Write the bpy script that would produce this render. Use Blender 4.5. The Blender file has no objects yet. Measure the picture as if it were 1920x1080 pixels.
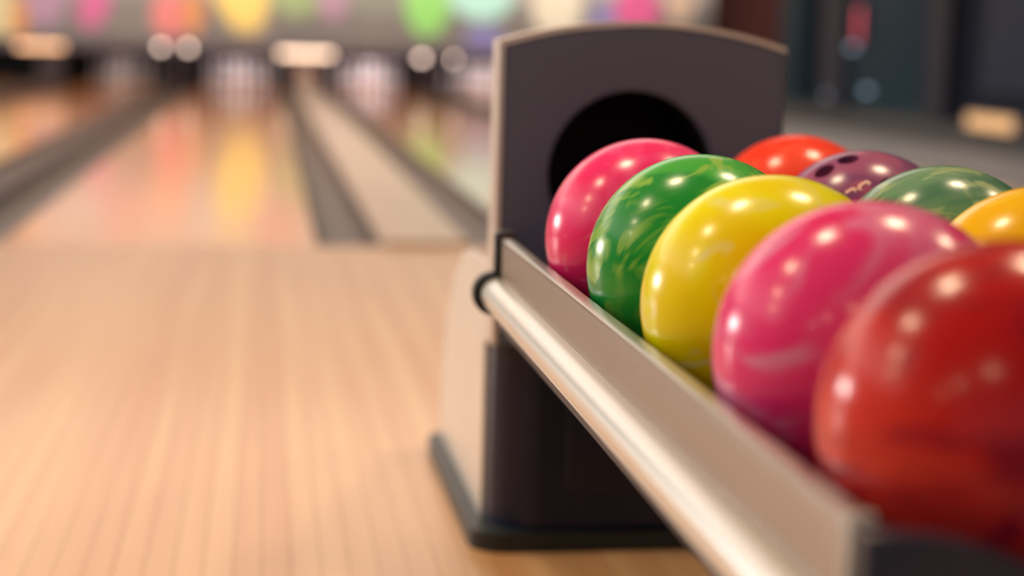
import bpy, bmesh, math, random
from mathutils import Vector, Matrix
random.seed(4)
PI = math.pi
SC = bpy.context.scene
COL = SC.collection

# ------------------------------------------------------------ camera
H = 0.72115
cam_d = bpy.data.cameras.new('camera')
cam = bpy.data.objects.new('camera', cam_d)
COL.objects.link(cam)
right = Vector((0.98878265954601, -0.14682887106067308, 0.02738858894079215))
down = Vector((0.005123291117355551, -0.1499218370457556, -0.9886845779443274))
fwd = Vector((0.14927358798275825, 0.9777344861463536, -0.14748786570724923))
M = Matrix.Identity(4)
for i in range(3):
    M[i][0] = right[i]; M[i][1] = -down[i]; M[i][2] = -fwd[i]
M[2][3] = H
cam.matrix_world = M
cam_d.sensor_width = 36.0
cam_d.lens = 3087.15 / 1920 * 36.0
cam_d.clip_start = 0.05
cam_d.clip_end = 200
cam_d.dof.use_dof = True
cam_d.dof.focus_distance = 1.52
cam_d.dof.aperture_fstop = 2.15
SC.camera = cam

# ------------------------------------------------------------ colour management, world
vs = SC.view_settings
vs.view_transform = 'Standard'; vs.look = 'None'; vs.exposure = 0.24; vs.gamma = 1.0
vs.use_curve_mapping = False
w = bpy.data.worlds.new('world'); SC.world = w; w.use_nodes = True
w.node_tree.nodes['Background'].inputs[0].default_value = (0.5, 0.42, 0.36, 1)
w.node_tree.nodes['Background'].inputs[1].default_value = 0.02

# ------------------------------------------------------------ lights
def area(name, loc, size, rad, col, rot=(0, 0, 0), size_y=None, shape='RECTANGLE', spread=None):
    """area lamp given by its radiance (per unit area)"""
    l = bpy.data.lights.new(name, 'AREA')
    l.shape = shape; l.size = size
    a = size * (size_y or size)
    if shape in ('RECTANGLE',): l.size_y = size_y or size
    if shape == 'DISK': a = PI * size * size / 4
    l.energy = rad * PI * a; l.color = col
    if spread: l.spread = spread
    o = bpy.data.objects.new(name, l); COL.objects.link(o)
    o.location = loc; o.rotation_euler = rot
    return o

# added fill panels standing in for a bright ceiling over lanes and approach
area('lane_fill_light', (-2.3, 12.6, 3.24), 10.6, 1.35, (1.0, 0.91, 0.82), size_y=10.0)
for k in range(3):
    x1 = (-4.6, -3.6, -2.6)[k]; y0 = 2.2 - 0.5 * k
    area('approach_fill_light', ((x1 - 8.7) / 2, (7.5 + y0) / 2, 3.24 - 0.01 * k), x1 + 8.7, 0.42, (1.0, 0.93, 0.87), size_y=7.5 - y0)
# added fill from the seating side behind the camera, lifting the dark hood face
area('seating_fill_light', (0.0, -2.9, 1.95), 10.0, 0.25, (0.86, 0.93, 1.0), rot=(PI / 2, 0, 0), size_y=2.4)
# tall bright opening in the left wall (the white highlight on the balls)
area('left_window_light', (-8.9, 12.8, 1.42), 1.1, 34.0, (1.0, 0.95, 0.88), rot=(0, -PI / 2, 0), size_y=3.6)
# rows of round downlights
LAMPS = [(-4.8, 2.5), (-3.24, 2.5), (-1.65, 2.5), (-0.18, 2.5), (1.42, 2.55), (2.75, 2.5),
         (-4.4, -1.1), (-2.8, -1.1), (-1.2, -1.1)]
for lx, ly in LAMPS:
    area('downlight_lamp', (lx, ly, 2.985), 0.40, 64.0 if ly > 0 else 20.0, (1.0, 0.745, 0.48), shape='DISK')
# graphics over the pins are lit from a row of lamps above and in front
area('mask_wash_light', (0.6, 21.6, 2.9), 11.0, 8.8, (1.0, 0.95, 0.91), rot=(math.radians(66), 0, 0), size_y=0.5)

# ------------------------------------------------------------ materials
def new_mat(name):
    m = bpy.data.materials.new(name); m.use_nodes = True
    nt = m.node_tree
    return m, nt, nt.nodes['Principled BSDF']

def mat(name, col, rough=0.5, metal=0.0, spec=0.5, coat=0.0, bump=0.0, bscale=60, var=0.0):
    m, nt, p = new_mat(name)
    p.inputs['Base Color'].default_value = (*col, 1)
    p.inputs['Roughness'].default_value = rough
    p.inputs['Metallic'].default_value = metal
    p.inputs['Specular IOR Level'].default_value = spec
    p.inputs['Coat Weight'].default_value = coat
    tc = nt.nodes.new('ShaderNodeTexCoord')
    n = nt.nodes.new('ShaderNodeTexNoise'); n.inputs['Scale'].default_value = bscale
    nt.links.new(tc.outputs['Object'], n.inputs['Vector'])
    if bump:
        b = nt.nodes.new('ShaderNodeBump'); b.inputs['Strength'].default_value = bump
        b.inputs['Distance'].default_value = 0.002
        nt.links.new(n.outputs['Fac'], b.inputs['Height']); nt.links.new(b.outputs[0], p.inputs['Normal'])
    v = var or 0.06
    n2 = nt.nodes.new('ShaderNodeTexNoise'); n2.inputs['Scale'].default_value = 6
    nt.links.new(tc.outputs['Object'], n2.inputs['Vector'])
    mx = nt.nodes.new('ShaderNodeMix'); mx.data_type = 'RGBA'
    mx.inputs[6].default_value = (*[c * (1 - v) for c in col], 1)
    mx.inputs[7].default_value = (*[min(1, c * (1 + v)) for c in col], 1)
    nt.links.new(n2.outputs['Fac'], mx.inputs[0]); nt.links.new(mx.outputs[2], p.inputs['Base Color'])
    return m

def emit_mat(name, col, s):
    m, nt, p = new_mat(name)
    p.inputs['Base Color'].default_value = (*col, 1)
    p.inputs['Emission Color'].default_value = (*col, 1)
    p.inputs['Emission Strength'].default_value = s
    return m

def wood_mat(name, dark, light, rough, spec=0.5, board=0.0, rand=False, coat=0.0):
    """boards running along Y: long streaks of grain; optional board-to-board variation"""
    m, nt, p = new_mat(name)
    L = nt.links.new
    geo = nt.nodes.new('ShaderNodeNewGeometry')
    mp = nt.nodes.new('ShaderNodeMapping'); mp.inputs['Scale'].default_value = (14, 0.45, 14)
    L(geo.outputs['Position'], mp.inputs['Vector'])
    n = nt.nodes.new('ShaderNodeTexNoise'); n.inputs['Scale'].default_value = 1.6
    n.inputs['Detail'].default_value = 5; n.inputs['Distortion'].default_value = 0.4
    L(mp.outputs[0], n.inputs['Vector'])
    fac = n.outputs['Fac']
    add = nt.nodes.new('ShaderNodeMath'); add.operation = 'ADD'; add.use_clamp = True
    L(fac, add.inputs[0])
    if rand:
        oi = nt.nodes.new('ShaderNodeObjectInfo')
        mr = nt.nodes.new('ShaderNodeMapRange'); mr.inputs[3].default_value = -0.22; mr.inputs[4].default_value = 0.22
        L(oi.outputs['Random'], mr.inputs[0]); L(mr.outputs[0], add.inputs[1])
    elif board:
        sx = nt.nodes.new('ShaderNodeSeparateXYZ'); L(geo.outputs['Position'], sx.inputs[0])
        d = nt.nodes.new('ShaderNodeMath'); d.operation = 'DIVIDE'; d.inputs[1].default_value = board
        L(sx.outputs[0], d.inputs[0])
        fl = nt.nodes.new('ShaderNodeMath'); fl.operation = 'FLOOR'; L(d.outputs[0], fl.inputs[0])
        wn = nt.nodes.new('ShaderNodeTexWhiteNoise'); wn.noise_dimensions = '1D'; L(fl.outputs[0], wn.inputs['W'])
        mr = nt.nodes.new('ShaderNodeMapRange'); mr.inputs[3].default_value = -0.3; mr.inputs[4].default_value = 0.3
        L(wn.outputs['Value'], mr.inputs[0]); L(mr.outputs[0], add.inputs[1])
    mx = nt.nodes.new('ShaderNodeMix'); mx.data_type = 'RGBA'
    mx.inputs[6].default_value = (*dark, 1); mx.inputs[7].default_value = (*light, 1)
    L(add.outputs[0], mx.inputs[0]); L(mx.outputs[2], p.inputs['Base Color'])
    p.inputs['Roughness'].default_value = rough
    p.inputs['Specular IOR Level'].default_value = spec
    p.inputs['Coat Weight'].default_value = coat
    p.inputs['Coat Roughness'].default_value = 0.1
    return m

def ball_mat(name, a, b, c, scale=6.0, dist=2.5, stretch=(1, 1, 1), lo=0.42, hi=0.62, crange=(0.6, 0.75), rough=0.22, seed=0.0, rot=(0.3, 0.5, 0.2)):
    """polished resin with poured swirls: a = ground, b = second colour, c = thin veins"""
    m, nt, p = new_mat(name)
    L = nt.links.new
    tc = nt.nodes.new('ShaderNodeTexCoord')
    mp = nt.nodes.new('ShaderNodeMapping'); mp.inputs['Scale'].default_value = stretch
    mp.inputs['Location'].default_value = (seed, seed * 0.7, seed * 1.3); mp.inputs['Rotation'].default_value = rot
    L(tc.outputs['Object'], mp.inputs['Vector'])
    n = nt.nodes.new('ShaderNodeTexNoise'); n.inputs['Scale'].default_value = scale
    n.inputs['Distortion'].default_value = dist; n.inputs['Detail'].default_value = 2
    L(mp.outputs[0], n.inputs['Vector'])
    r1 = nt.nodes.new('ShaderNodeMapRange'); r1.interpolation_type = 'SMOOTHSTEP'
    r1.inputs[1].default_value = lo; r1.inputs[2].default_value = hi
    L(n.outputs['Fac'], r1.inputs[0])
    mx = nt.nodes.new('ShaderNodeMix'); mx.data_type = 'RGBA'
    mx.inputs[6].default_value = (*a, 1); mx.inputs[7].default_value = (*b, 1)
    L(r1.outputs[0], mx.inputs[0])
    n2 = nt.nodes.new('ShaderNodeTexNoise'); n2.inputs['Scale'].default_value = scale * 1.7
    n2.inputs['Distortion'].default_value = dist * 1.6; n2.inputs['Detail'].default_value = 2.5
    mp2 = nt.nodes.new('ShaderNodeMapping'); mp2.inputs['Scale'].default_value = (1.0, 1.0, 2.2)
    mp2.inputs['Location'].default_value = (3 + seed, 1, 2); mp2.inputs['Rotation'].default_value = (0.9, 0.2 + seed, 0.4)
    L(tc.outputs['Object'], mp2.inputs['Vector']); L(mp2.outputs[0], n2.inputs['Vector'])
    r2 = nt.nodes.new('ShaderNodeMapRange'); r2.interpolation_type = 'SMOOTHSTEP'
    r2.inputs[1].default_value = crange[0]; r2.inputs[2].default_value = crange[1]
    L(n2.outputs['Fac'], r2.inputs[0])
    mx2 = nt.nodes.new('ShaderNodeMix'); mx2.data_type = 'RGBA'
    L(mx.outputs[2], mx2.inputs[6]); mx2.inputs[7].default_value = (*c, 1)
    L(r2.outputs[0], mx2.inputs[0]); L(mx2.outputs[2], p.inputs['Base Color'])
    p.inputs['Roughness'].default_value = rough
    p.inputs["Specular IOR Level"].default_value = 0.28
    p.inputs['Coat Weight'].default_value = 0.05
    p.inputs['Coat Roughness'].default_value = 0.06
    return m

MT = {}
MT['plank'] = wood_mat('approach_maple', (0.52, 0.26, 0.105), (0.70, 0.47, 0.26), 0.33, rand=True, coat=0.15)
MT['approach'] = wood_mat('approach_boards', (0.52, 0.26, 0.105), (0.70, 0.47, 0.26), 0.33, board=0.04, coat=0.15)
MT['lane'] = wood_mat('lane_maple', (0.56, 0.20, 0.06), (0.78, 0.36, 0.14), 0.12, board=0.0273, coat=0.3)
MT['gutter'] = mat('gutter_plastic', (0.075, 0.052, 0.045), 0.42, spec=0.3)
MT['cap_dark'] = mat('capping_dark', (0.06, 0.032, 0.03), 0.55, spec=0.2)
MT['cap_light'] = mat('capping_light', (0.55, 0.43, 0.33), 0.3)
MT['kick_dark'] = mat('kickback_dark', (0.04, 0.022, 0.022), 0.5)
MT['kick_brown'] = mat('kickback_brown', (0.36, 0.23, 0.18), 0.5)
MT['black'] = mat('pit_black', (0.012, 0.010, 0.014), 0.7)
MT['wall'] = mat('wall_paint', (0.30, 0.25, 0.22), 0.8, bump=0.1)
MT['wall_pale'] = mat('wall_pale_paint', (0.66, 0.50, 0.38), 0.8, bump=0.1)
MT['wall_dim'] = mat('wall_dim_paint', (0.10, 0.085, 0.08), 0.8, bump=0.1)
MT['maroon'] = mat('maroon_wall_paint', (0.16, 0.045, 0.035), 0.7)
MT['ceiling'] = mat('ceiling_paint', (0.55, 0.50, 0.46), 0.85)
MT['teal'] = mat('teal_lacquer', (0.007, 0.027, 0.042), 0.6, spec=0.2)
MT['navy'] = mat('navy_recess', (0.003, 0.008, 0.020), 0.6, spec=0.2)
MT['slate'] = mat('slate_laminate', (0.024, 0.026, 0.040), 0.6, spec=0.2)
MT['blue_panel'] = mat('blue_grey_panel', (0.018, 0.028, 0.052), 0.6, spec=0.2)
MT['carpet'] = mat('grey_walkway', (0.46, 0.47, 0.48), 0.6)
MT['plinth'] = mat('grey_plinth', (0.055, 0.055, 0.055), 0.6)
MT['pin_white'] = None
MT['face'] = mat('hood_face_charcoal', (0.15, 0.22, 0.35), 0.5, bump=0.12, bscale=900, spec=0.4)
MT['black_gloss'] = mat('black_plastic', (0.003, 0.010, 0.034), 0.38, spec=0.22)
MT['pedestal'] = mat('pedestal_gloss_black', (0.006, 0.012, 0.045), 0.30, spec=0.4)
MT['tunnel'] = mat('tunnel_black', (0.002, 0.002, 0.004), 0.8)
MT['navy_plastic'] = mat('dark_navy_plastic', (0.028, 0.042, 0.085), 0.33)
MT['charcoal'] = mat('charcoal_plastic', (0.012, 0.021, 0.028), 0.42)
MT['silver'] = mat('satin_silver', (0.84, 0.86, 0.86), 0.34, metal=0.4)
MT['trim_silver'] = mat('hood_shell_silver', (0.72, 0.69, 0.67), 0.38, metal=0.4)
MT['alu'] = mat('brushed_aluminium', (0.76, 0.79, 0.78), 0.32, metal=0.7)
MT['alu_web'] = mat('brushed_aluminium_web', (0.27, 0.205, 0.16), 0.38, metal=0.85)
MT['lip'] = mat('rail_lip_aluminium', (0.50, 0.53, 0.53), 0.3, metal=0.8)
MT['cap_grey'] = mat('light_grey_plastic', (0.45, 0.47, 0.48), 0.35)
MT['lamp_peach'] = emit_mat('lamp_peach', (1.0, 0.70, 0.50), 2.7)
MT['lamp_orange'] = emit_mat('lamp_orange', (1.0, 0.55, 0.30), 1.7)
MT['lamp_soft'] = emit_mat('lamp_soft', (1.0, 0.74, 0.62), 4.6)
MT['lamp_red'] = emit_mat('lamp_red', (1.0, 0.14, 0.22), 0.20)
MT['lamp_amber'] = emit_mat('lamp_amber', (1.0, 0.62, 0.30), 0.20)
MT['glint'] = emit_mat('glint_blue', (0.5, 0.7, 0.9), 0.45)  # emission stands in for faint specular glints
MT['white_trim'] = mat('downlight_ring', (0.7, 0.7, 0.7), 0.4)
MT['mark'] = mat('printed_mark', (1.0, 0.62, 0.56), 0.5)

def pin_mat():
    m, nt, p = new_mat('pin_plastic')
    L = nt.links.new
    tc = nt.nodes.new('ShaderNodeTexCoord'); sx = nt.nodes.new('ShaderNodeSeparateXYZ')
    L(tc.outputs['Object'], sx.inputs[0])
    r = nt.nodes.new('ShaderNodeValToRGB'); r.color_ramp.interpolation = 'CONSTANT'
    e = r.color_ramp.elements
    e[0].position = 0; e[0].color = (0.85, 0.82, 0.80, 1)
    e[1].position = 0.255; e[1].color = (0.7, 0.03, 0.03, 1)
    for pos, c in ((0.268, (0.85, 0.82, 0.80, 1)), (0.278, (0.7, 0.03, 0.03, 1)), (0.292, (0.85, 0.82, 0.80, 1))):
        x = e.new(pos); x.color = c
    L(sx.outputs[2], r.inputs[0]); L(r.outputs[0], p.inputs['Base Color'])
    p.inputs['Roughness'].default_value = 0.25
    return m
MT['pin'] = pin_mat()

# the printed graphic over the pins: soft coloured shapes on warm grey (x, z, half width, half height, tilt, colour)
BLOBS = [(-3.60, 0.90, .26, .46, 0, (.78, .68, .36)), (-3.32, 0.86, .12, .36, 0, (.75, .32, .12)),
         (-2.98, 1.15, .28, .42, 0, (.50, .30, .42)), (-2.33, 1.08, .22, .36, .3, (.70, .16, .34)),
         (-1.30, 0.98, .27, .36, 0, (.85, .26, .24)), (-1.35, 1.62, .36, .26, 0, (1.0, .50, .26)), (-0.98, 1.02, .16, .34, 0, (.75, .32, .12)),
         (-0.34, 1.36, .40, .66, -.25, (1.0, .74, .20)), (0.45, 1.35, .40, .40, 0, (.38, .48, .22)),
         (0.95, 1.35, .25, .42, 0, (.50, .30, .40)), (1.6, 1.25, .5, .25, 0, (.30, .30, .24)),
         (2.28, 1.25, .34, .52, 0, (.36, .82, .20)), (3.05, 1.40, .50, .42, 0, (.55, .95, .80)),
         (3.10, 0.74, .30, .24, 0, (.28, .26, .55)), (4.15, 1.22, .40, .42, 0, (1.0, .88, .66)),
         (4.85, 1.05, .25, .35, 0, (.35, .30, .55)), (5.32, 1.25, .36, .42, 0, (1.0, .16, .40)),
         (5.95, 1.35, .22, .30, 0, (1.0, .70, .50)),
         (-4.4, 1.3, .4, .4, 0, (.3, .5, .3)), (-3.4, 1.8, .4, .3, 0, (.9, .5, .3)), (-1.9, 1.8, .4, .3, 0, (.90, .45, .36)),
         (0.2, 1.95, .4, .25, 0, (.8, .3, .3)), (1.5, 1.85, .4, .3, 0, (.9, .75, .3)), (4.0, 1.9, .5, .25, 0, (.7, .3, .5))]
def mural_mat():
    m, nt, p = new_mat('masking_graphic')
    L = nt.links.new
    geo = nt.nodes.new('ShaderNodeNewGeometry')
    nz = nt.nodes.new('ShaderNodeTexNoise'); nz.inputs['Scale'].default_value = 1.6
    L(geo.outputs['Position'], nz.inputs['Vector'])
    base = nt.nodes.new('ShaderNodeMix'); base.data_type = 'RGBA'
    base.inputs[6].default_value = (.17, .15, .15, 1); base.inputs[7].default_value = (.30, .27, .23, 1)
    L(nz.outputs['Fac'], base.inputs[0])
    cur = base.outputs[2]
    sz = nt.nodes.new('ShaderNodeSeparateXYZ'); L(geo.outputs['Position'], sz.inputs[0])
    hr = nt.nodes.new('ShaderNodeMapRange'); hr.interpolation_type = 'SMOOTHSTEP'
    hr.inputs[1].default_value = 1.1; hr.inputs[2].default_value = 1.6
    L(sz.outputs[2], hr.inputs[0])
    pale = nt.nodes.new('ShaderNodeMix'); pale.data_type = 'RGBA'
    L(hr.outputs[0], pale.inputs[0]); L(cur, pale.inputs[6]); pale.inputs[7].default_value = (.72, .61, .52, 1)
    cur = pale.outputs[2]
    for (bx, bz, rx, rz, tilt, c) in BLOBS:
        mp = nt.nodes.new('ShaderNodeMapping'); mp.vector_type = 'TEXTURE'
        mp.inputs['Location'].default_value = (bx, 23.6, bz)
        mp.inputs['Rotation'].default_value = (0, tilt, 0)
        mp.inputs['Scale'].default_value = (rx, 1.0, rz)
        L(geo.outputs['Position'], mp.inputs['Vector'])
        ln = nt.nodes.new('ShaderNodeVectorMath'); ln.operation = 'LENGTH'; L(mp.outputs[0], ln.inputs[0])
        r = nt.nodes.new('ShaderNodeMapRange'); r.interpolation_type = 'SMOOTHSTEP'
        r.inputs[1].default_value = 1.12; r.inputs[2].default_value = 0.72
        L(ln.outputs['Value'], r.inputs[0])
        mx = nt.nodes.new('ShaderNodeMix'); mx.data_type = 'RGBA'
        L(r.outputs[0], mx.inputs[0]); L(cur, mx.inputs[6]); mx.inputs[7].default_value = (*c, 1)
        cur = mx.outputs[2]
    L(cur, p.inputs['Base Color']); p.inputs['Roughness'].default_value = 0.6
    return m
MT['mural'] = mural_mat()
MT['mask_band'] = mat('masking_lower_band', (.13, .10, .11), 0.5)

# ------------------------------------------------------------ helpers
def link(name, me, parent=None, loc=None):
    o = bpy.data.objects.new(name, me); COL.objects.link(o)
    if parent is not None: o.parent = parent
    if loc is not None: o.location = loc
    return o

def finish(bm, name, m, parent=None, smooth=False, loc=None):
    bmesh.ops.recalc_face_normals(bm, faces=bm.faces[:])
    me = bpy.data.meshes.new(name); bm.to_mesh(me); bm.free()
    for mm in (m if isinstance(m, (list, tuple)) else [m]): me.materials.append(mm)
    if smooth:
        for p in me.polygons: p.use_smooth = True
        try: me.set_sharp_from_angle(angle=math.radians(35))
        except Exception: pass
    return link(name, me, parent, loc)

def add_box(bm, x0, x1, y0, y1, z0, z1):
    v = [bm.verts.new((x, y, z)) for x in (x0, x1) for y in (y0, y1) for z in (z0, z1)]
    for f in ((0, 1, 3, 2), (4, 6, 7, 5), (0, 4, 5, 1), (2, 3, 7, 6), (0, 2, 6, 4), (1, 5, 7, 3)):
        bm.faces.new([v[i] for i in f])
    return v

def box(name, x0, x1, y0, y1, z0, z1, m, parent=None, bevel=0.0, segs=3):
    """box whose object origin sits at its bottom centre"""
    cx, cy = (x0 + x1) / 2, (y0 + y1) / 2
    bm = bmesh.new(); add_box(bm, x0 - cx, x1 - cx, y0 - cy, y1 - cy, 0, z1 - z0)
    if bevel: bmesh.ops.bevel(bm, geom=bm.edges[:], offset=bevel, segments=segs, affect='EDGES', profile=0.5)
    return finish(bm, name, m, parent, smooth=bool(bevel), loc=(cx, cy, z0))

def prism(name, prof, axis, a0, a1, m, parent=None, smooth=True, bevel=0.0, loc=None, off=(0, 0, 0)):
    """closed profile extruded; axis 'y': prof=(x,z); axis 'z': prof=(x,y)"""
    bm = bmesh.new()
    def P(u, v, a):
        p = (u, a, v) if axis == 'y' else (u, v, a)
        return (p[0] + off[0], p[1] + off[1], p[2] + off[2])
    A = [bm.verts.new(P(u, v, a0)) for u, v in prof]; B = [bm.verts.new(P(u, v, a1)) for u, v in prof]
    n = len(prof)
    f0 = bm.faces.new(A); f1 = bm.faces.new(B)
    for i in range(n): bm.faces.new((A[i], A[(i + 1) % n], B[(i + 1) % n], B[i]))
    if bevel:
        es = list(f0.edges) + list(f1.edges)
        bmesh.ops.bevel(bm, geom=es, offset=bevel, segments=2, affect='EDGES', profile=0.5)
    return finish(bm, name, m, parent, smooth=smooth, loc=loc)

def lathe(name, prof, m, parent=None, n=24, loc=None):
    bm = bmesh.new(); rings = []
    for r, z in prof:
        if r < 1e-6: rings.append([bm.verts.new((0, 0, z))])
        else: rings.append([bm.verts.new((r * math.cos(2 * PI * k / n), r * math.sin(2 * PI * k / n), z)) for k in range(n)])
    for a, b in zip(rings, rings[1:]):
        for k in range(n):
            l = (k + 1) % n
            if len(a) == 1 and len(b) == 1: continue
            if len(a) == 1: bm.faces.new((a[0], b[l], b[k]))
            elif len(b) == 1: bm.faces.new((a[k], a[l], b[0]))
            else: bm.faces.new((a[k], a[l], b[l], b[k]))
    return finish(bm, name, m, parent, smooth=True, loc=loc)

def empty(name, loc, rz=0.0):
    o = bpy.data.objects.new(name, None); COL.objects.link(o)
    o.location = loc; o.rotation_euler = (0, 0, rz); o.empty_display_size = 0.1
    return o

def tag(o, label, cat, group=None):
    o['label'] = label; o['category'] = cat
    if group: o['group'] = group
    return o

def struct(o, label=None, cat=None):
    o['kind'] = 'structure'
    if label: o['label'] = label
    if cat: o['category'] = cat
    return o

# ------------------------------------------------------------ setting: room shell
YF = 5.737                     # foul line
CEIL = 3.3
struct(box('ceiling', -9.2, 10.2, -3.2, 26.2, CEIL, CEIL + 0.2, MT['ceiling']), 'pale ceiling above the approach and the lanes', 'ceiling')
struct(box('wall_left', -9.2, -9.0, -3.2, 26.2, -0.3, CEIL, MT['wall']), 'plain wall on the left side of the hall', 'wall')
struct(box('wall_front', -9.0, 10.2, -3.2, -3.0, -0.3, CEIL, MT['wall_dim']), 'dim wall behind the approach', 'wall')
struct(box('wall_far', -9.0, 10.2, 26.0, 26.2, -0.3, CEIL, MT['wall_dim']), 'dark far wall behind the pin pits', 'wall')
struct(box('wall_upper_far', -3.3, 6.45, 23.66, 23.8, 2.1, CEIL, MT['wall_pale']), 'pale wall above the graphic panels over the pins', 'wall')
struct(box('wall_upper_left', -9.0, -3.3, 23.66, 23.8, 2.1, CEIL, MT['wall']), 'darker wall above the leftmost graphic panel', 'wall')
struct(box('wall_maroon_far', 6.45, 10.0, 24.2, 24.4, -0.02, CEIL, MT['maroon']), 'dark maroon wall at far right beyond the lanes', 'wall')
struct(box('wall_outer_right', 10.0, 10.2, -3.0, 26.0, -0.3, CEIL, MT['wall_dim']), 'dark wall at the outer right', 'wall')
WX = 5.45
struct(box('wall_right', WX, WX + 0.3, -3.0, 16.9, -0.02, CEIL, MT['navy']), 'dark blue wall at right behind the ball rack', 'wall')

# approach floor: sub floor plus individually laid boards around the rack
floor = struct(box('floor', -9.0, 10.0, -3.0, YF, -0.3, -0.0200, MT['black']), 'pale maple approach floor of narrow boards', 'floor')
PX0, PW, NP = -1.24, 0.04, 66
bm = bmesh.new(); add_box(bm, -PW / 2 + 0.0004, PW / 2 - 0.0004, -(YF + 3) / 2, (YF + 3) / 2, 0, 0.02)
bmesh.ops.recalc_face_normals(bm, faces=bm.faces[:])
pm = bpy.data.meshes.new('plank'); bm.to_mesh(pm); bm.free(); pm.materials.append(MT['plank'])
FO = floor.location
for k in range(NP):
    o = link('plank', pm, floor)
    o.location = (PX0 + (k + 0.5) * PW - FO.x, (YF - 3) / 2 - FO.y, -0.02 - FO.z - random.random() * 0.0002)
PX1 = PX0 + NP * PW
o = box('board_field', -9.0, PX0, -3.0, YF, -0.02, 0, MT['approach']); o.parent = floor; o.location = o.location - FO
o = box('board_field', PX1, 10.0, -3.0, YF, -0.02, 0, MT['approach']); o.parent = floor; o.location = o.location - FO
struct(box('floor_lane_bed', -9.0, 10.0, YF, 26.0, -0.3, -0.1, MT['black']), 'dark bed below the lanes', 'floor')
struct(box('floor_walkway', 4.05, 10.0, YF, 24.2, -0.1, 0.0, MT['carpet']), 'grey walkway beside the right-hand lane', 'floor')

# right wall fittings
struct(box('baseboard_right', WX - 0.08, WX, YF, 16.9, 0.0, 0.19, MT['plinth']), 'dark grey plinth along the foot of the right wall', 'baseboard')
def wall_unit(name, y0, y1, z0, z1, d, m, label, cat, inset=None):
    r = empty(name, (WX, (y0 + y1) / 2, z0))
    tag(r, label, cat)
    o = box('frame', WX - d, WX, y0, y1, z0, z1, m); o.parent = r; o.location = o.location - r.location
    if inset:
        o = box('panel', WX - d - 0.02, WX - d, y0 + 0.12, y1 - 0.12, z0 + 0.12, z1 - 0.12, inset, bevel=0.008); o.parent = r; o.location = o.location - r.location
    return r
wall_unit('wall_cabinet', 16.05, 16.9, 0.19, 2.6, 0.10, MT['teal'], 'narrow dark teal cabinet farthest along the right wall', 'cabinet', MT['teal'])
wall_unit('wall_pilaster', 14.8, 15.5, 0.19, 2.9, 0.14, MT['slate'], 'slate grey pilaster between the teal cabinet and the teal door', 'pilaster')
td = wall_unit('teal_door', 12.95, 14.8, 0.19, 2.3, 0.07, MT['teal'], 'wide dark teal door with small glints, under the red lamp', 'door', MT['teal'])
wall_unit('wall_frame', 12.5, 12.95, 0.19, 2.4, 0.12, MT['slate'], 'slim grey upright at the near side of the teal door', 'post')
wall_unit('blue_wall_panel', 10.4, 11.95, 0.45, 2.2, 0.06, MT['blue_panel'], 'blue grey panel above the amber lamp at far right', 'panel', MT['blue_panel'])
for (iy, iz) in ((14.62, 0.74), (14.2, 0.36), (15.2, 0.28)):  # tiny glowing specks put in as painted glints on the dark fittings
    o = box('glint_speck', WX - 0.155, WX - 0.14 if iy > 14.8 else WX - 0.09, iy - 0.02, iy + 0.02, iz, iz + 0.04, MT['glint'], bevel=0.006)
    o.parent = td; o.location = o.location - td.location
r = tag(empty('wall_lamp', (WX - 0.09, 14.45, 0.80)), 'upright red lamp on the dark teal door', 'lamp')
o = box('lamp_body', WX - 0.13, WX - 0.09, 14.39, 14.51, 0.78, 1.16, MT['navy_plastic'], bevel=0.01); o.parent = r; o.location = o.location - r.location
o = box('lamp_lens', WX - 0.15, WX - 0.13, 14.41, 14.49, 0.81, 1.12, MT['lamp_red'], bevel=0.006); o.parent = r; o.location = o.location - r.location
r = tag(empty('floor_lamp_bar', (WX - 0.1, 12.0, 0.2)), 'low amber lamp bar at the foot of the right wall', 'lamp')
o = box('lamp_body', WX - 0.14, WX - 0.08, 11.05, 12.05, 0.155, 0.30, MT['navy_plastic'], bevel=0.01); o.parent = r; o.location = o.location - r.location
o = box('lamp_lens', WX - 0.16, WX - 0.14, 11.15, 11.95, 0.175, 0.28, MT['lamp_amber'], bevel=0.006); o.parent = r; o.location = o.location - r.location

# ------------------------------------------------------------ lanes
LW = 1.066
LANES = [(-4.93, 'outer left'), (-3.06, 'left'), (-0.885 + 0.0, 'centre'), (0.965, 'right'), (2.60, 'far right')]
LANES = [(-4.40, 'outermost left lane'), (-2.515, 'lane left of centre'), (-0.885, 'centre lane'),
         (0.965, 'lane right of centre'), (2.60, 'far right lane')]
YP = 24.9                       # end of the pin deck
def gutter_prof(xc, wd):
    hw = wd / 2
    pts = [(xc - hw, 0.0)]
    for k in range(0, 13):
        a = PI + PI * k / 12
        pts.append((xc + (hw - 0.006) * math.cos(a), 0.085 * math.sin(a) - 0.004))
    pts += [(xc + hw, 0.0), (xc + hw, -0.1), (xc - hw, -0.1)]
    return pts
GW = 0.235
for x0, nm in LANES:
    r = tag(empty('bowling_lane', (x0 + LW / 2, YF, 0)), 'polished maple floor of the %s with a gutter on either side' % nm, 'lane')
    o = box('lane_bed', x0, x0 + LW, YF, YP, -0.1, 0.0, MT['lane']); o.parent = r; o.location = o.location - r.location
    for gx in (x0 - GW / 2, x0 + LW + GW / 2):
        o = prism('gutter', gutter_prof(gx - r.location.x, GW), 'y', 0.0, 23.49 - YF, MT['gutter'], r)
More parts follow.
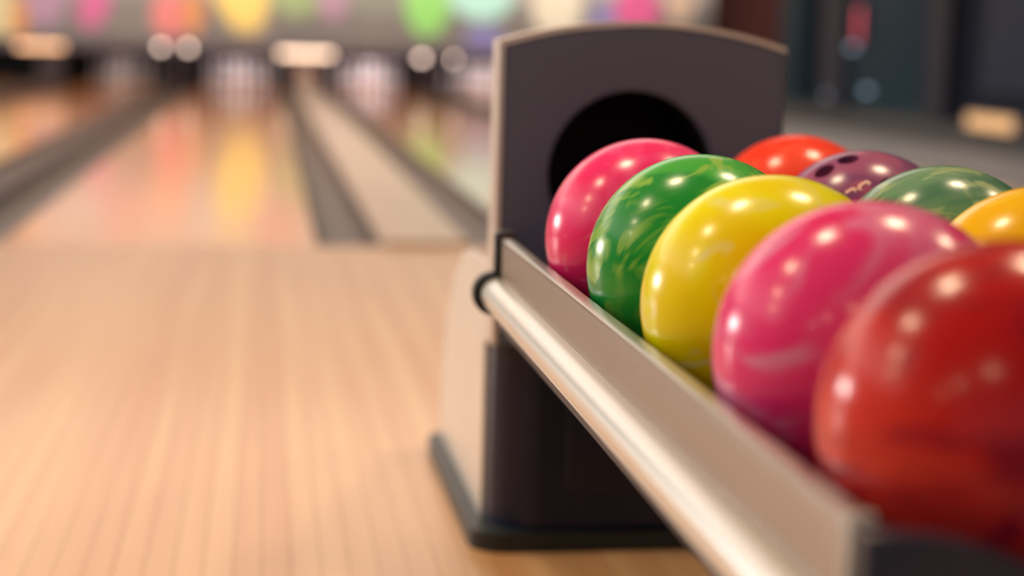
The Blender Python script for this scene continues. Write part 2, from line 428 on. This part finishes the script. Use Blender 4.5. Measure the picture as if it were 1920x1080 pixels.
# capping and kickback between lanes
DIV = [(-3.098, -2.515 - GW, 'cap_dark', 'kick_dark', 'wide dark strip between the two leftmost lanes'),
       (-1.449 + GW, -0.885 - GW, 'cap_dark', 'kick_dark', 'narrow dark strip left of the centre lane'),
       (0.181 + GW, 0.965 - GW, 'cap_light', 'kick_brown', 'wide pale beige ball track right of the centre lane, with brown post at its end'),
       (2.031 + GW, 2.60 - GW, 'cap_dark', 'kick_dark', 'narrow dark strip between the two right lanes'),
       (3.666 + GW, 4.05, 'cap_light', 'kick_dark', 'edge strip between the farthest right lane and the grey walkway')]
for x0, x1, mc, mk, lb in DIV:
    cx = (x0 + x1) / 2
    r = tag(empty('lane_divider', (cx, YF, 0)), lb, 'divider')
    hw = (x1 - x0) / 2
    hh = 0.02
    prism('capping', [(-hw, -0.1), (hw, -0.1), (hw, hh - 0.012), (hw - 0.012, hh), (-hw + 0.012, hh), (-hw, hh - 0.012)], 'y', 0, 23.5 - YF, MT[mc], r)
    kw = hw
    o = box('kickback', cx - kw, cx + kw, 23.585, 25.6, -0.1, 0.47 if mk != 'kick_brown' else 0.46, MT[mk]); o.parent = r; o.location = o.location - r.location
# pit backs
struct(box('trim_1', -9.0, 6.45, 25.62, 25.7, -0.3, 2.1, MT['black']), 'black curtain behind the pins', 'curtain')

# graphic panels over the pins
PB = [-4.9, -2.92, -1.17, 0.57, 2.32, 4.05, 6.45]
PL = ['with a yellow oval and a dull mauve oval, farthest left', 'with a mauve, a pink and a coral oval', 'with one big tilted yellow egg shape',
      'with a pale green and a bright green shape', 'with a mint and a lavender shape', 'with a cream disc and a magenta disc, farthest right']
for k in range(6):
    x0, x1 = PB[k], PB[k + 1]; cx = (x0 + x1) / 2
    r = tag(empty('graphic_panel', (cx, 23.6, 0.46)), 'grey panel over the pins ' + PL[k], 'panel', None)
    o = box('printed_board', x0 + 0.004, x1 - 0.004, 23.6, 23.66, 0.62, 2.1, MT['mural'], bevel=0.004, segs=1); o.parent = r; o.location = o.location - r.location
    o = box('lower_band', x0 + 0.004, x1 - 0.004, 23.58, 23.66, 0.47, 0.62, MT['mask_band'], bevel=0.004, segs=1); o.parent = r; o.location = o.location - r.location
# lamps along the lower edge of the graphic panels
def light_fix(x, w, z, hgt, m, label, cat, name, group=None):
    r = tag(empty(name, (x, 23.5, z)), label, cat, group)
    o = box('housing', x - w / 2 - 0.015, x + w / 2 + 0.015, 23.50, 23.58, z - 0.015, z + hgt + 0.015, MT['slate'], bevel=0.004, segs=1); o.parent = r; o.location = o.location - r.location
    o = box('lens', x - w / 2, x + w / 2, 23.485, 23.50, z, z + hgt, m, bevel=0.003, segs=1); o.parent = r; o.location = o.location - r.location
light_fix(0.57, 0.74, 0.445, 0.07, MT['lamp_peach'], 'long glowing peach light bar on top of the brown post right of the centre lane', 'light', 'light_bar')
light_fix(-3.04, 0.62, 0.46, 0.07, MT['lamp_orange'], 'long dim peach light bar at the far left over the leftmost pins', 'light', 'light_bar')
light_fix(-1.42, 0.07, 0.49, 0.07, MT['lamp_soft'], 'left one of the two small round lights left of the centre lane', 'light', 'spot_light', 'paired small lights over the lane dividers')
light_fix(-1.05, 0.07, 0.49, 0.07, MT['lamp_soft'], 'right one of the two small round lights left of the centre lane', 'light', 'spot_light', 'paired small lights over the lane dividers')
light_fix(2.20, 0.09, 0.43, 0.07, MT['lamp_soft'], 'brighter left one of the two small round lights beside the ball rack', 'light', 'spot_light', 'paired small lights over the lane dividers')
light_fix(2.66, 0.05, 0.43, 0.06, MT['lamp_soft'], 'fainter right one of the two small round lights beside the ball rack', 'light', 'spot_light', 'paired small lights over the lane dividers')

# pins
prof = [(0, 0), (0.027, 0), (0.0285, 0.004), (0.036, 0.019), (0.0455, 0.057), (0.0515, 0.086), (0.0605, 0.114), (0.0592, 0.130),
        (0.053, 0.160), (0.043, 0.187), (0.032, 0.214), (0.0245, 0.240), (0.0233, 0.257), (0.0255, 0.280), (0.0295, 0.305),
        (0.0323, 0.335), (0.0300, 0.356), (0.021, 0.373), (0.010, 0.380), (0, 0.381)]
pin0 = None
PINL = [['white head pin, nearest of its rack'], ['white pin left behind the head pin', 'white pin right behind the head pin'],
        ['white pin, third row, left', 'white pin, third row, middle', 'white pin, third row, right'],
        ['white pin, back row, leftmost', 'white pin, back row, second from left', 'white pin, back row, second from right', 'white pin, back row, rightmost']]
for li, (x0, nm) in enumerate(LANES):
    if li == 0: continue
    xc = x0 + LW / 2
    for row in range(4):
        for k in range(row + 1):
            x = xc + (k - row / 2) * 0.3048; y = 24.03 + row * 0.264
            if pin0 is None:
                pin0 = lathe('bowling_pin', prof, MT['pin'], n=16); o = pin0
            else:
                o = pin0.copy(); COL.objects.link(o)
            o.location = (x, y, 0)
            tag(o, PINL[row][k] + ', end of the ' + nm, 'pin', 'pins at the end of the ' + nm)
    PR = {1: 4, 2: 20.0, 3: 27.0, 4: 20.0}[li]
    area('pin_light', (xc, 23.72, 0.60), 1.0, PR, (1.0, 0.88, 0.93), rot=(math.radians(55), 0, 0), size_y=0.10)

# ceiling downlight fittings (outside the frame; the balls mirror them)
fit0 = None
for li, (lx, ly) in enumerate(LAMPS):
    if fit0 is None:
        fit0 = lathe('ceiling_downlight', [(0.235, -0.03), (0.27, -0.03), (0.27, 0.28), (0.26, 0.28), (0.235, 0.0)], MT['white_trim'], n=24); o = fit0
    else:
        o = fit0.copy(); COL.objects.link(o)
    o.location = (lx, ly, 3.015)
    tag(o, 'round ceiling downlight, %s from the left in the %s row' % (['first', 'second', 'third', 'fourth', 'fifth', 'sixth'][li % 6], 'front' if li < 6 else 'rear'), 'light', 'downlights above the approach')

# ------------------------------------------------------------ ball return rack
PSI = -0.009522
AX = Vector((math.cos(PSI), -math.sin(PSI), 0)); AY = Vector((math.sin(PSI), math.cos(PSI), 0))
def W(a, y, z=0.0):
    v = AX * a + AY * y; return Vector((v.x, v.y, z))
RX, RY = 0.546, 1.60           # origin of the rack in its own frame
rack = tag(empty('ball_return_rack', W(RX, RY, 0), -PSI), 'ball return rack with charcoal arched hood and aluminium side rails, holding two rows of balls', 'ball rack')
OFF = (-RX, -RY, 0)
def rp(name, prof, axis, a0, a1, m, parent=rack, bevel=0.0, smooth=True):
    return prism(name, prof, axis, a0, a1, m, parent, smooth=smooth, bevel=bevel, off=OFF)
HL, HR, HY = 0.346, 0.746, 2.25        # hood face: left, right, front plane
def hood_outline(grow, z0):
    l, r_ = HL - grow, HR + min(grow, 0.0006); zs, zt = 0.716 + grow, 0.7475 + grow
    s = zt - zs; c = (r_ - l) / 2; R = (c * c + s * s) / (2 * s); mx_ = (l + r_) / 2
    a0 = math.asin(c / R)
    pts = [(r_, z0)]
    for k in range(33):
        a = a0 - 2 * a0 * k / 32
        pts.append((mx_ + R * math.sin(a), zt - R + R * math.cos(a)))
    pts.append((l, z0))
    return pts
HCX, HCZ, HRAD = 0.531, 0.540, 0.118   # round mouth
def plate_with_hole(name, outer, y0, y1, m, cx, cz, rad, parent, n=64):
    """plate with a round through-hole, edges of the hole rounded"""
    bm = bmesh.new()
    # resample outer by casting rays from the hole centre
    def hit(a):
        dx, dz = math.cos(a), math.sin(a); best = None
        for i in range(len(outer)):
            (x1, z1), (x2, z2) = outer[i], outer[(i + 1) % len(outer)]
            ex, ez = x2 - x1, z2 - z1; den = dx * ez - dz * ex
            if abs(den) < 1e-12: continue
            t = ((x1 - cx) * ez - (z1 - cz) * ex) / den; u = ((x1 - cx) * dz - (z1 - cz) * dx) / den
            if t > 0 and -1e-9 <= u <= 1 + 1e-9 and (best is None or t < best): best = t
        return (cx + dx * best, cz + dz * best)
    angs = sorted(set([2 * PI * k / n for k in range(n)] + [math.atan2(z - cz, x - cx) % (2 * PI) for x, z in outer]))
    ang = [angs[0]]
    for a in angs[1:]:
        if a - ang[-1] > 1e-4: ang.append(a)
    rings = []
    b = 0.006
    def ring(f, y): rings.append([bm.verts.new((p[0] + OFF[0], y + OFF[1], p[1])) for p in map(f, ang)])
    e = 0.0025
    def shr(a):
        p = hit(a); d = math.hypot(p[0] - cx, p[1] - cz); return (cx + (p[0] - cx) * (d - e) / d, cz + (p[1] - cz) * (d - e) / d)
    ring(hit, y1); ring(hit, y0 + e); ring(shr, y0)
    for k in range(5):
        t = k / 4 * PI / 2
        rr = rad + b - b * math.sin(t)
        ring(lambda a, rr=rr: (cx + rr * math.cos(a), cz + rr * math.sin(a)), y0 + b - b * math.cos(t))
    ring(lambda a: (cx + rad * math.cos(a), cz + rad * math.sin(a)), y1)
    N = len(ang)
    rings.append(rings[0])
    for A, B in zip(rings, rings[1:]):
        for k in range(N): bm.faces.new((A[k], A[(k + 1) % N], B[(k + 1) % N], B[k]))
    return finish(bm, name, m, parent, smooth=True)
# silver shell band round the face (hollow: a ring), then the charcoal face set into it
def shell():
    bm = bmesh.new()
    o_, i_ = hood_outline(0.0075, 0.30), hood_outline(0.0005, 0.30)
    y0, y1 = HY - 0.004, HY + 0.055
    n = len(o_)
    A = [bm.verts.new((x + OFF[0], y0 + 0.002 + OFF[1], z)) for x, z in o_]; A2 = [bm.verts.new((x + OFF[0], y1 + OFF[1], z)) for x, z in o_]
    B = [bm.verts.new((x + OFF[0], y0 + OFF[1], z)) for x, z in i_]; B2 = [bm.verts.new((x + OFF[0], y1 + OFF[1], z)) for x, z in i_]
    for k in range(n - 1):
        bm.faces.new((A[k], A[k + 1], A2[k + 1], A2[k])); bm.faces.new((B[k], B[k + 1], B2[k + 1], B2[k]))
        bm.faces.new((A[k], A[k + 1], B[k + 1], B[k])); bm.faces.new((A2[k], A2[k + 1], B2[k + 1], B2[k]))
    for k in (0, n - 1): bm.faces.new((A[k], A2[k], B2[k], B[k]))
    return finish(bm, 'hood_shell', MT['trim_silver'], rack, smooth=True)
o = shell(); o['label'] = 'silver band around the hood'
face = plate_with_hole('hood_face', hood_outline(0.0, 0.30), HY, HY + 0.02, MT['face'], HCX, HCZ, HRAD, rack)
face['label'] = 'charcoal arched face plate with a round ball opening'
# dark tunnel behind the opening
def tunnel():
    bm = bmesh.new(); n = 48; rings = []
    for rr, y in ((HRAD + 0.0005, HY + 0.02), (HRAD + 0.004, HY + 0.03), (HRAD + 0.004, HY + 0.22), (HRAD + 0.007, HY + 0.22), (HRAD + 0.007, HY + 0.0205)):
        rings.append([bm.verts.new((HCX + rr * math.cos(2 * PI * k / n) + OFF[0], y + OFF[1], HCZ + rr * math.sin(2 * PI * k / n))) for k in range(n)])
    for A, B in zip(rings, rings[1:]):
        for k in range(n): bm.faces.new((A[k], A[(k + 1) % n], B[(k + 1) % n], B[k]))
    bm.faces.new(rings[2])
    return finish(bm, 'ball_tunnel', MT['tunnel'], rack, smooth=True)
tunnel()
# close the hood between front band and tunnel back with a tapering rear cover
def rear_cover():
    bm = bmesh.new(); a = hood_outline(0.0, 0.30); rings = []
    for s, y in ((-0.001, HY + 0.0555), (-0.03, HY + 0.13), (-0.070, HY + 0.34)):
        a = hood_outline(s, 0.30); rings.append([bm.verts.new((x + OFF[0], y + OFF[1], z - (0.05 if y > HY + 0.3 else 0) * (z > 0.31))) for x, z in a])
    for A, B in zip(rings, rings[1:]):
        for k in range(len(A) - 1): bm.faces.new((A[k], A[k + 1], B[k + 1], B[k]))
    bm.faces.new(rings[-1])
    return finish(bm, 'rear_cover', MT['black_gloss'], rack, smooth=True)

rear_cover()

# pedestal under the hood: dark front, silver side cheeks
def rrect(x0, x1, y0, y1, r, n=8, corners=(1, 1, 1, 1)):
    pts = []
    for (cx, cy, a0, on) in ((x1 - r, y0 + r, -PI / 2, corners[0]), (x1 - r, y1 - r, 0, corners[1]), (x0 + r, y1 - r, PI / 2, corners[2]), (x0 + r, y0 + r, PI, corners[3])):
        if on:
            for k in range(n + 1):
                a = a0 + PI / 2 * k / n; pts.append((cx + r * math.cos(a), cy + r * math.sin(a)))
        else:
            pts.append((cx + (r if cx > (x0 + x1) / 2 else -r), cy + (r if cy > (y0 + y1) / 2 else -r)))
    return pts
o = rp('pedestal_body', rrect(0.345, 0.747, HY + 0.004, HY + 0.52, 0.075, 14), 'z', 0.028, 0.300, MT['pedestal'])
o = rp('front_panel', rrect(0.450, 0.645, HY - 0.003, HY + 0.02, 0.004, 3), 'z', 0.085, 0.27, MT['pedestal'], bevel=0.002)
ck = [(HY + 0.078, 0.028), (HY + 0.60, 0.028), (HY + 0.585, 0.16), (HY + 0.54, 0.25), (HY + 0.45, 0.33), (HY + 0.34, 0.39), (HY + 0.25, 0.405), (HY + 0.066, 0.405), (HY + 0.066, 0.30), (HY + 0.078, 0.29)]
for sx in (0.3400, 0.7475):
    bm = bmesh.new()
    A = [bm.verts.new((sx + OFF[0], y + OFF[1], z)) for y, z in ck]; B = [bm.verts.new((sx + 0.0045 + OFF[0], y + OFF[1], z)) for y, z in ck]
    bm.faces.new(A); bm.faces.new(B)
    for k in range(len(ck)): bm.faces.new((A[k], A[(k + 1) % len(ck)], B[(k + 1) % len(ck)], B[k]))
    o = finish(bm, 'side_cheek', MT['silver'], rack)
    o['label'] = 'satin silver side cheek of the pedestal'
o = rp('base_plate', rrect(0.316, 0.776, HY - 0.012, HY + 0.62, 0.05, 10), 'z', 0.0, 0.028, MT['charcoal'], bevel=0.006)
# near pedestal under the other end of the tray
o = rp('near_pedestal', rrect(0.43, 0.662, 0.80, 1.02, 0.03), 'z', 0.028, 0.372, MT['black_gloss'])
o = rp('base_plate', rrect(0.36, 0.73, 0.76, 1.10, 0.05, 10), 'z', 0.0, 0.028, MT['charcoal'], bevel=0.006)

# tray with two grooves
def groove(cx, cz, R, hw, n=14):
    return [(cx - hw + 2 * hw * k / n, cz - math.sqrt(R * R - (-hw + 2 * hw * k / n) ** 2)) for k in range(n + 1)]
g1 = groove(0.4268, 0.5195, 0.1160, 0.080); g2 = groove(0.6698, 0.5150, 0.1160, 0.080)
TY0, TY1 = 0.757, 1.985
tray = [(0.3072, 0.474), (0.312, 0.474), (0.332, 0.4400)] + g1 + [(0.548, 0.440)] + g2 + [(0.764, 0.436), (0.779, 0.474), (0.7838, 0.474), (0.7838, 0.372), (0.3072, 0.372)]
rp('ball_tray', tray, 'y', TY0, TY1, MT['black_gloss'])
throat = [(0.352, 0.452), (0.357, 0.446)] + g1[2:] + [(0.548, 0.440)] + g2[:-2] + [(0.728, 0.446), (0.735, 0.452), (0.735, 0.372), (0.352, 0.372)]
rp('tray_throat', throat, 'y', 1.9852, HY - 0.001, MT['black_gloss'])
# rails
def rail(sx, mirror, label):
    def X(v): return sx + (v if not mirror else -v)
    web = [(X(0.0), 0.386), (X(0.0), 0.4790), (X(0.001), 0.4815), (X(0.004), 0.4830), (X(0.0085), 0.4830), (X(0.0105), 0.4815), (X(0.0105), 0.4795),
           (X(0.0022), 0.4775), (X(0.0022), 0.386)]
    w_ = rp('side_rail', web, 'y', 0.7845, 1.965, MT['alu_web']); w_['label'] = label
    pts = []
    n = 26
    for k in range(n + 1):
        t = k / n; a = PI / 2 + PI * t
        out = 0.0235 * abs(math.cos(a)) ** 0.8; zz = 0.4165 + 0.0205 * math.sin(a)
        if 0.64 < t < 0.69: out -= 0.0016
        pts.append((X(-out - 0.0002), zz))
    bp = rp('bumper', pts, 'y', 0.7845, 1.965, MT['alu'], parent=w_) if False else rp('bumper', pts, 'y', 0.7845, 1.965, MT['alu'])
    bp['label'] = 'rounded aluminium bumper below the rail'
    lip = rp('rail_lip', [(X(-0.0005), 0.4832), (X(0.0135), 0.4832), (X(0.0135), 0.4846), (X(0.012), 0.4858), (X(0.002), 0.4858), (X(-0.0005), 0.4846)], 'y', 0.7845, 1.965, MT['lip'])
    # end bracket at the hood end and cap at the near end
    def capprof(g):
        c = [(X(-0.0005), 0.4865 + g), (X(0.0115 + g), 0.4865 + g), (X(0.0115 + g), 0.386 - g)]
        for k in range(n, -1, -1):
            a = PI / 2 + PI * k / n
            c.append((X(-(0.0235 + g) * abs(math.cos(a)) ** 0.8 - 0.0002 - g * 0.5), 0.4165 + (0.0205 + g) * math.sin(a)))
        c.append((X(-g - 0.001), 0.447)); c.append((X(-g - 0.001), 0.484 + g))
        return c
    b_ = rp('end_bracket', capprof(0.006), 'y', 1.9652, 1.984, MT['charcoal'], bevel=0.001); b_['label'] = 'dark plastic bracket at the end of the rail'
    cp = rp('end_cap', capprof(0.0012), 'y', 0.7715, 0.7843, MT['cap_grey'], bevel=0.003); cp['label'] = 'light grey end cap of the rail'
rail(0.3045, False, 'brushed aluminium face of the rail')
rail(0.7865, True, 'brushed aluminium face of the far rail')
# curved navy end wall of the tray, its top edge dipping between the rails
xs = [0.2995, 0.315, 0.33, 0.35, 0.37, 0.39, 0.41, 0.43, 0.46, 0.49, 0.52, 0.5455]
zs = [0.488, 0.4865, 0.485, 0.482, 0.476, 0.468, 0.460, 0.455, 0.450, 0.449, 0.452, 0.454]
top = list(zip(xs, zs)) + [(1.091 - x, z) for x, z in list(zip(xs, zs))[-2::-1]]
o = rp('end_wall', [(0.7915, 0.365), (0.2995, 0.365)] + top, 'y', 0.742, 0.7565, MT['navy_plastic'], bevel=0.004)
o['label'] = 'dark navy curved end wall of the tray'

# ------------------------------------------------------------ bowling balls
BR = 0.108
N1 = Vector((-0.538, -0.2448, 0.8066)).normalized(); N2 = Vector((-0.2914, -0.235, 0.9273)).normalized()
N3 = Vector((0.000, -0.722, 0.690)).normalized()
def make_ball_mesh():
    bm = bmesh.new(); bmesh.ops.create_uvsphere(bm, u_segments=128, v_segments=80, radius=BR)
    me = bpy.data.meshes.new('ball_blank'); bm.to_mesh(me); bm.free()
    o = bpy.data.objects.new('ball_blank', me); COL.objects.link(o)
    cb = bmesh.new()
    for nrm, rad, dep in ((N1, 0.0118, 0.045), (N2, 0.0118, 0.045), (N3, 0.0135, 0.05)):
        mtx = Matrix.Translation(nrm * (BR + 0.02 - (dep + 0.02) / 2)) @ nrm.to_track_quat('Z', 'Y').to_matrix().to_4x4()
        bmesh.ops.create_cone(cb, cap_ends=True, segments=40, radius1=rad, radius2=rad, depth=dep + 0.02, matrix=mtx)
    cme = bpy.data.meshes.new('drill'); cb.to_mesh(cme); cb.free()
    c = bpy.data.objects.new('drill', cme); COL.objects.link(c)
    md = o.modifiers.new('b', 'BOOLEAN'); md.operation = 'DIFFERENCE'; md.object = c; md.solver = 'EXACT'
    dg = bpy.context.evaluated_depsgraph_get(); dg.update()
    out = bpy.data.meshes.new_from_object(o.evaluated_get(dg))
    bpy.data.objects.remove(o); bpy.data.objects.remove(c); bpy.data.meshes.remove(me); bpy.data.meshes.remove(cme)
    nrmls = []
    out.materials.clear()
    for p in out.polygons:
        p.use_smooth = True
        sph = all(abs(out.vertices[v].co.length - BR) < 2e-4 for v in p.vertices) and abs(p.normal.dot(p.center.normalized())) > 0.6
        for li in p.loop_indices:
            nrmls.append(out.vertices[out.loops[li].vertex_index].co.normalized() if sph else p.normal.copy())
    out.normals_split_custom_set(nrmls)
    return out
BALL = make_ball_mesh()
BM_ = {
 'pink_back': ball_mat('resin_rose_pink', (.92, .028, .21), (.94, .08, .30), (.95, .22, .38), scale=7, seed=1.0, crange=(.60, .80)),
 'green': ball_mat('resin_green_swirl', (.008, .32, .055), (.05, .48, .07), (.26, .58, .10), scale=5.5, dist=1.2, stretch=(1.6, 1, .45), seed=2.2, crange=(.50, .62), lo=.42, hi=.60, rot=(.2, .7, .5)),
 'yellow': ball_mat('resin_yellow', (.94, .97, .001), (.95, .84, .001), (.90, .93, .28), scale=5, dist=1.4, seed=3.1, crange=(.54, .70)),
 'pink': ball_mat('resin_magenta', (.84, .008, .19), (.92, .045, .28), (.84, .28, .56), scale=4.5, dist=1.2, stretch=(1, 1, .5), seed=4.4, crange=(.46, .66)),
 'red': ball_mat('resin_red', (.56, .010, .016), (.72, .045, .035), (.30, .008, .035), scale=4, dist=1.2, stretch=(1, 1, .5), seed=5.8, crange=(.50, .70)),
 'scarlet': ball_mat('resin_scarlet', (.88, .045, .02), (.92, .09, .05), (.92, .16, .07), scale=6, seed=6.1),
 'purple': ball_mat('resin_purple', (.19, .06, .20), (.32, .09, .22), (.40, .10, .20), scale=8, dist=1.5, seed=7.7, crange=(.55, .70)),
 'teal': ball_mat('resin_grey_green', (.07, .22, .15), (.14, .32, .20), (.30, .46, .26), scale=6, dist=1.4, stretch=(.5, .8, 2.0), seed=8.3, crange=(.50, .66)),
 'amber': ball_mat('resin_amber_yellow', (.95, .66, .001), (.93, .56, .001), (.93, .74, .05), scale=6, seed=9.2),
}
# (key, across, along, height, rotation that turns the finger holes, label)
BALLS = [
 ('pink_back', .4252, 1.7265, .5148, (2.6, .4, .3), 'rose pink bowling ball in front of the round opening, last in the front row'),
 ('green', .4259, 1.509, .5135, (2.4, .2, 1.2), 'bright green marbled bowling ball between the rose pink and the yellow ball'),
 ('yellow', .4273, 1.2926, .512, (2.7, -.3, .7), 'lemon yellow marbled bowling ball in the middle of the front row'),
 ('pink', .4275, 1.0763, .5121, (2.5, .3, 2.0), 'magenta pink swirled bowling ball between the yellow and the large red ball'),
 ('red', .4273, .8600, .5111, (2.8, .1, 1.6), 'red bowling ball with dark swirls, nearest and largest of all'),
 ('scarlet', .6686, 1.9464, .5104, (2.6, 0, .2), 'scarlet bowling ball beside the hood, last in the rear row'),
 ('purple', .6726, 1.7283, .5063, (0, 0, 0), 'purple bowling ball with finger holes and the number 10'),
 ('teal', .6707, 1.5118, .5065, (2.5, .5, .9), 'grey green streaked bowling ball right of the purple ball'),
 ('amber', .6677, 1.2954, .5057, (2.6, .2, 2.4), 'amber yellow bowling ball at the right edge, behind the magenta ball'),
]
ball_objs = {}
for key, a, y, z, rot, lb in BALLS:
    me = BALL.copy(); me.name = 'bowling_ball'; me.materials.append(BM_[key])
    o = link('bowling_ball', me, loc=W(a, y, z))
    o.rotation_euler = rot
    tag(o, lb, 'ball', 'bowling balls on the return rack')
    ball_objs[key] = o
# engraved number 10 on the purple ball, drawn as raised outlined strokes wrapped on the sphere
def stroke_strip(parent, paths, width, centre, up, name, m):
    n0 = centre.normalized(); u = (up - up.dot(n0) * n0).normalized(); r_ = u.cross(n0).normalized()
    bm = bmesh.new()
    def S(a, b, h=BR + 0.0003): return (n0 * BR + r_ * a + u * b).normalized() * h
    for path, closed in paths:
        pts = [Vector(p) for p in path]; n = len(pts); L_, R_ = [], []
        for i in range(n):
            p = pts[i]
            pa = pts[i - 1] if (closed or i > 0) else None; pb = pts[(i + 1) % n] if (closed or i < n - 1) else None
            d1 = (p - pa).normalized() if pa is not None else (pb - p).normalized()
            d2 = (pb - p).normalized() if pb is not None else d1
            nn = Vector((-(d1 + d2).y, (d1 + d2).x)).normalized(); k = 1 / max(.5, nn.dot(Vector((-d1.y, d1.x))))
            L_.append(p + nn * width / 2 * k); R_.append(p - nn * width / 2 * k)
        vt = [[bm.verts.new(S(q.x, q.y)) for q in L_], [bm.verts.new(S(q.x, q.y)) for q in R_]]
        vb = [[bm.verts.new(S(q.x, q.y, BR - 0.0006)) for q in L_], [bm.verts.new(S(q.x, q.y, BR - 0.0006)) for q in R_]]
        rng = range(n) if closed else range(n - 1)
        for i in rng:
            j = (i + 1) % n
            bm.faces.new((vt[0][i], vt[0][j], vt[1][j], vt[1][i]))
            bm.faces.new((vt[0][i], vt[0][j], vb[0][j], vb[0][i])); bm.faces.new((vt[1][i], vt[1][j], vb[1][j], vb[1][i]))
    return finish(bm, name, m, parent)
pb = ball_objs['purple']
V = lambda *a: Vector(a)
TL, TR, BL, BQ = V(-.0348, -.0699, .0746), V(-.0239, -.0682, .0803), V(-.0330, -.0811, .0632), V(-.0208, -.0767, .0731)
oTL, oTR, oB = V(-.0484, -.0695, .0670), V(-.0393, -.0694, .0728), V(-.0332, -.0838, .0596)
def glyph(quads, closed, up, name):
    cen = sum(quads, Vector()) / len(quads)
    n0 = cen.normalized(); u = (up - up.dot(n0) * n0).normalized(); r_ = u.cross(n0).normalized()
    pts = [Vector(((q - n0 * BR).dot(r_), (q - n0 * BR).dot(u))) for q in quads]
    out = []; n = len(pts)
    for i, p in enumerate(pts):                       # clipped corners
        if not closed and i in (0, n - 1): out.append(p); continue
        a, b = pts[i - 1], pts[(i + 1) % n]
        out += [p + (a - p).normalized() * 0.0022, p + (b - p).normalized() * 0.0022]
    stroke_strip(pb, [([tuple(p) for p in out], closed)], 0.0034, cen, up, name, MT['mark'])
dn = (BL - TL).normalized() * 0.029; dn2 = (BQ - TR).normalized() * 0.029; dm = (dn + dn2) / 2
glyph([TL, TR, TR + dm, TL + dm], True, -dm, 'number_zero')
glyph([oTL, oTR, oTR + (oB - oTR).normalized() * 0.029], False, -(oB - oTR), 'number_one')
